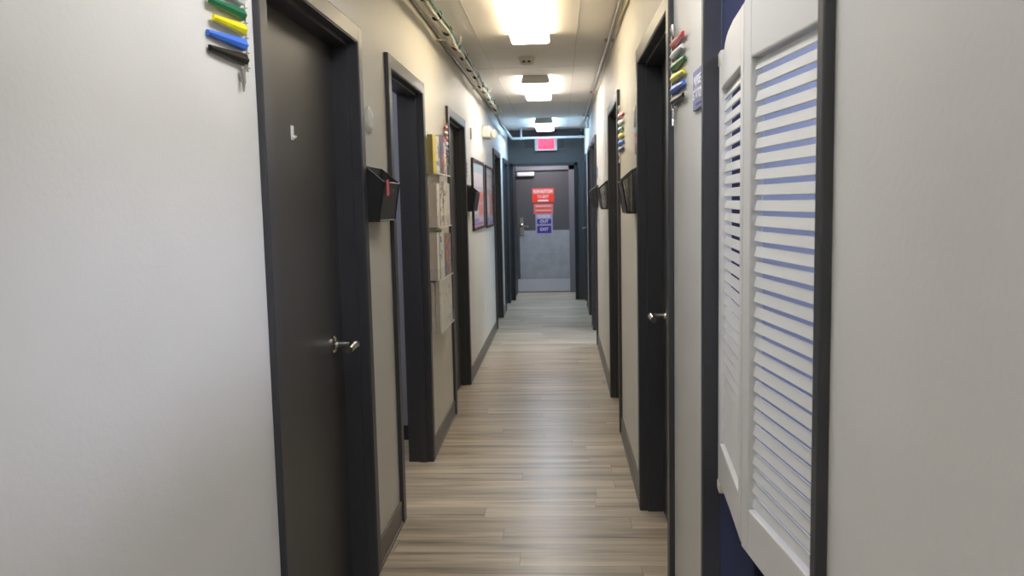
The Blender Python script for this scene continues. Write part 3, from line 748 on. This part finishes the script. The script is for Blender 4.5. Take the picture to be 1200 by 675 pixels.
booklet('magazine', 'white and pale blue magazine beside the yellow book', 'magazine', 4.90, 5.09, .011, .040, z, .22, CV('cov1', [(0.756, 0.805, 0.84), (0.84, 0.84, 0.84), (0.2, 0.26, 0.42)], 12, 1))
booklet('magazine', 'dark blue magazine at the far part of the top rack pocket', 'magazine', 5.11, 5.29, .011, .048, z, .235, CV('cov2', [(0.03, 0.05, 0.14), (0.05, 0.08, 0.22), (0.5, 0.08, 0.05)], 10, 4))
booklet('magazine', 'red and white magazine at the far end of the top rack pocket', 'magazine', 5.31, 5.48, .011, .046, z, .225, CV('cov3', [(0.6, 0.08, 0.04), (0.84, 0.83, 0.805), (0.55, 0.1, 0.08)], 12, 9))
z = TIERS[1]+.0035
news = CV('news', [(0.512, 0.464, 0.439), (0.805, 0.769, 0.708), (0.84, 0.83, 0.781)], 16, 2)
booklet('newspaper', 'thick folded newspapers at the near end of the second rack pocket', 'newspaper', 4.675, 4.84, .011, .058, z, .245, news)
booklet('small_booklet', 'small pale blue card behind the newspapers, second rack pocket', 'booklet', 4.68, 4.76, .0095, .0108, z, .285, plain('paleblue_cover', (0.549, 0.708, 0.84), .5))
booklet('newspaper', 'cream newspaper in the middle of the second rack pocket', 'newspaper', 4.86, 5.03, .011, .060, z, .255, CV('cov4', [(0.84, 0.805, 0.659), (0.84, 0.805, 0.732), (0.25, 0.27, 0.4)], 13, 5))
booklet('magazine', 'grey smudged magazine in the second rack pocket', 'magazine', 5.05, 5.24, .011, .062, z, .262, CV('cov5', [(0.16, 0.15, 0.2), (0.732, 0.683, 0.634), (0.84, 0.805, 0.732)], 9, 8))
booklet('magazine', 'cream magazine with pink edge at the far end of the second rack pocket', 'magazine', 5.26, 5.48, .011, .060, z, .255, CV('cov6', [(0.6, 0.18, 0.25), (0.756, 0.708, 0.732), (0.83, 0.781, 0.708)], 10, 3))
z = TIERS[2]+.0035
booklet('magazine', 'white magazine at the near end of the third rack pocket', 'magazine', 4.675, 4.80, .011, .052, z, .27, CV('cov7', [(0.671, 0.732, 0.84), (0.84, 0.84, 0.84), (0.84, 0.84, 0.83)], 12, 6))
booklet('magazine', 'blue striped magazine second in the third rack pocket', 'magazine', 4.82, 4.97, .011, .056, z, .265, CV('cov8', [(0.1, 0.18, 0.4), (0.732, 0.781, 0.84), (0.83, 0.805, 0.732)], 10, 7))
booklet('magazine', 'cream and white magazine third in the third rack pocket', 'magazine', 4.99, 5.12, .011, .05, z, .275, CV('cov9', [(0.84, 0.756, 0.512), (0.805, 0.781, 0.732)], 12, 11))
booklet('magazine', 'blue and orange magazine fourth in the third rack pocket', 'magazine', 5.14, 5.30, .011, .058, z, .235, CV('cov10', [(0.05, 0.1, 0.3), (0.15, 0.22, 0.45), (0.65, 0.25, 0.12)], 12, 12))
booklet('magazine', 'dark blue magazine at the far end of the third rack pocket', 'magazine', 5.32, 5.48, .011, .058, z, .25, CV('cov11', [(0.08, 0.1, 0.25), (0.3, 0.22, 0.3), (0.6, 0.3, 0.22)], 12, 14))
z = TIERS[3]+.0035
booklet('newspaper', 'tall grey newspaper against the wall in the bottom rack pocket', 'newspaper', 4.675, 5.05, .011, .030, z, .285, CV('news2', [(0.488, 0.464, 0.439), (0.683, 0.659, 0.61), (0.732, 0.708, 0.671)], 14, 15), tilt=0)
booklet('newspaper', 'white newspaper with a dark headline at the front of the bottom rack pocket', 'newspaper', 4.69, 5.47, .034, .058, z, .295, CV('news3', [(0.488, 0.488, 0.512), (0.756, 0.744, 0.72), (0.781, 0.769, 0.744)], 8, 18))

# ------------------------------------------------------------------ camera, world, output
f, yaw, pit, rol = 986.3, -.0586, .1008, -.0217
Ry = Matrix(((math.cos(yaw), -math.sin(yaw), 0), (math.sin(yaw), math.cos(yaw), 0), (0, 0, 1)))
Rp = Matrix(((1, 0, 0), (0, math.cos(pit), -math.sin(pit)), (0, math.sin(pit), math.cos(pit))))
Rr = Matrix(((math.cos(rol), 0, math.sin(rol)), (0, 1, 0), (-math.sin(rol), 0, math.cos(rol))))
Mc = Rr @ Rp @ Ry
right, fwd, up = Mc[0], Mc[1], Mc[2]
cd = bpy.data.cameras.new('camera'); cam = bpy.data.objects.new('camera', cd); COL.objects.link(cam)
cd.sensor_fit = 'HORIZONTAL'; cd.sensor_width = 22.3; cd.lens = f/1200*22.3; cd.clip_start = .05
rot = Matrix((right, up, -Vector(fwd))).transposed()
cam.matrix_world = Matrix.Translation((0, 0, EYE)) @ rot.to_4x4()
cd.dof.use_dof = True; cd.dof.focus_distance = 2.3; cd.dof.aperture_fstop = 5.0
SC.camera = cam
w = bpy.data.worlds.new('world'); SC.world = w; w.use_nodes = True
w.node_tree.nodes['Background'].inputs[0].default_value = (.5, .55, .6, 1); w.node_tree.nodes['Background'].inputs[1].default_value = .05
vs = SC.view_settings
vs.view_transform = 'Standard'; vs.look = 'None'; vs.gamma = 1; vs.use_curve_mapping = False; vs.exposure = 1.12
try: SC.cycles.max_bounces = 10; SC.cycles.diffuse_bounces = 6; SC.cycles.use_denoising = True; SC.cycles.transparent_max_bounces = 24; SC.cycles.sample_clamp_indirect = 6
except Exception: pass
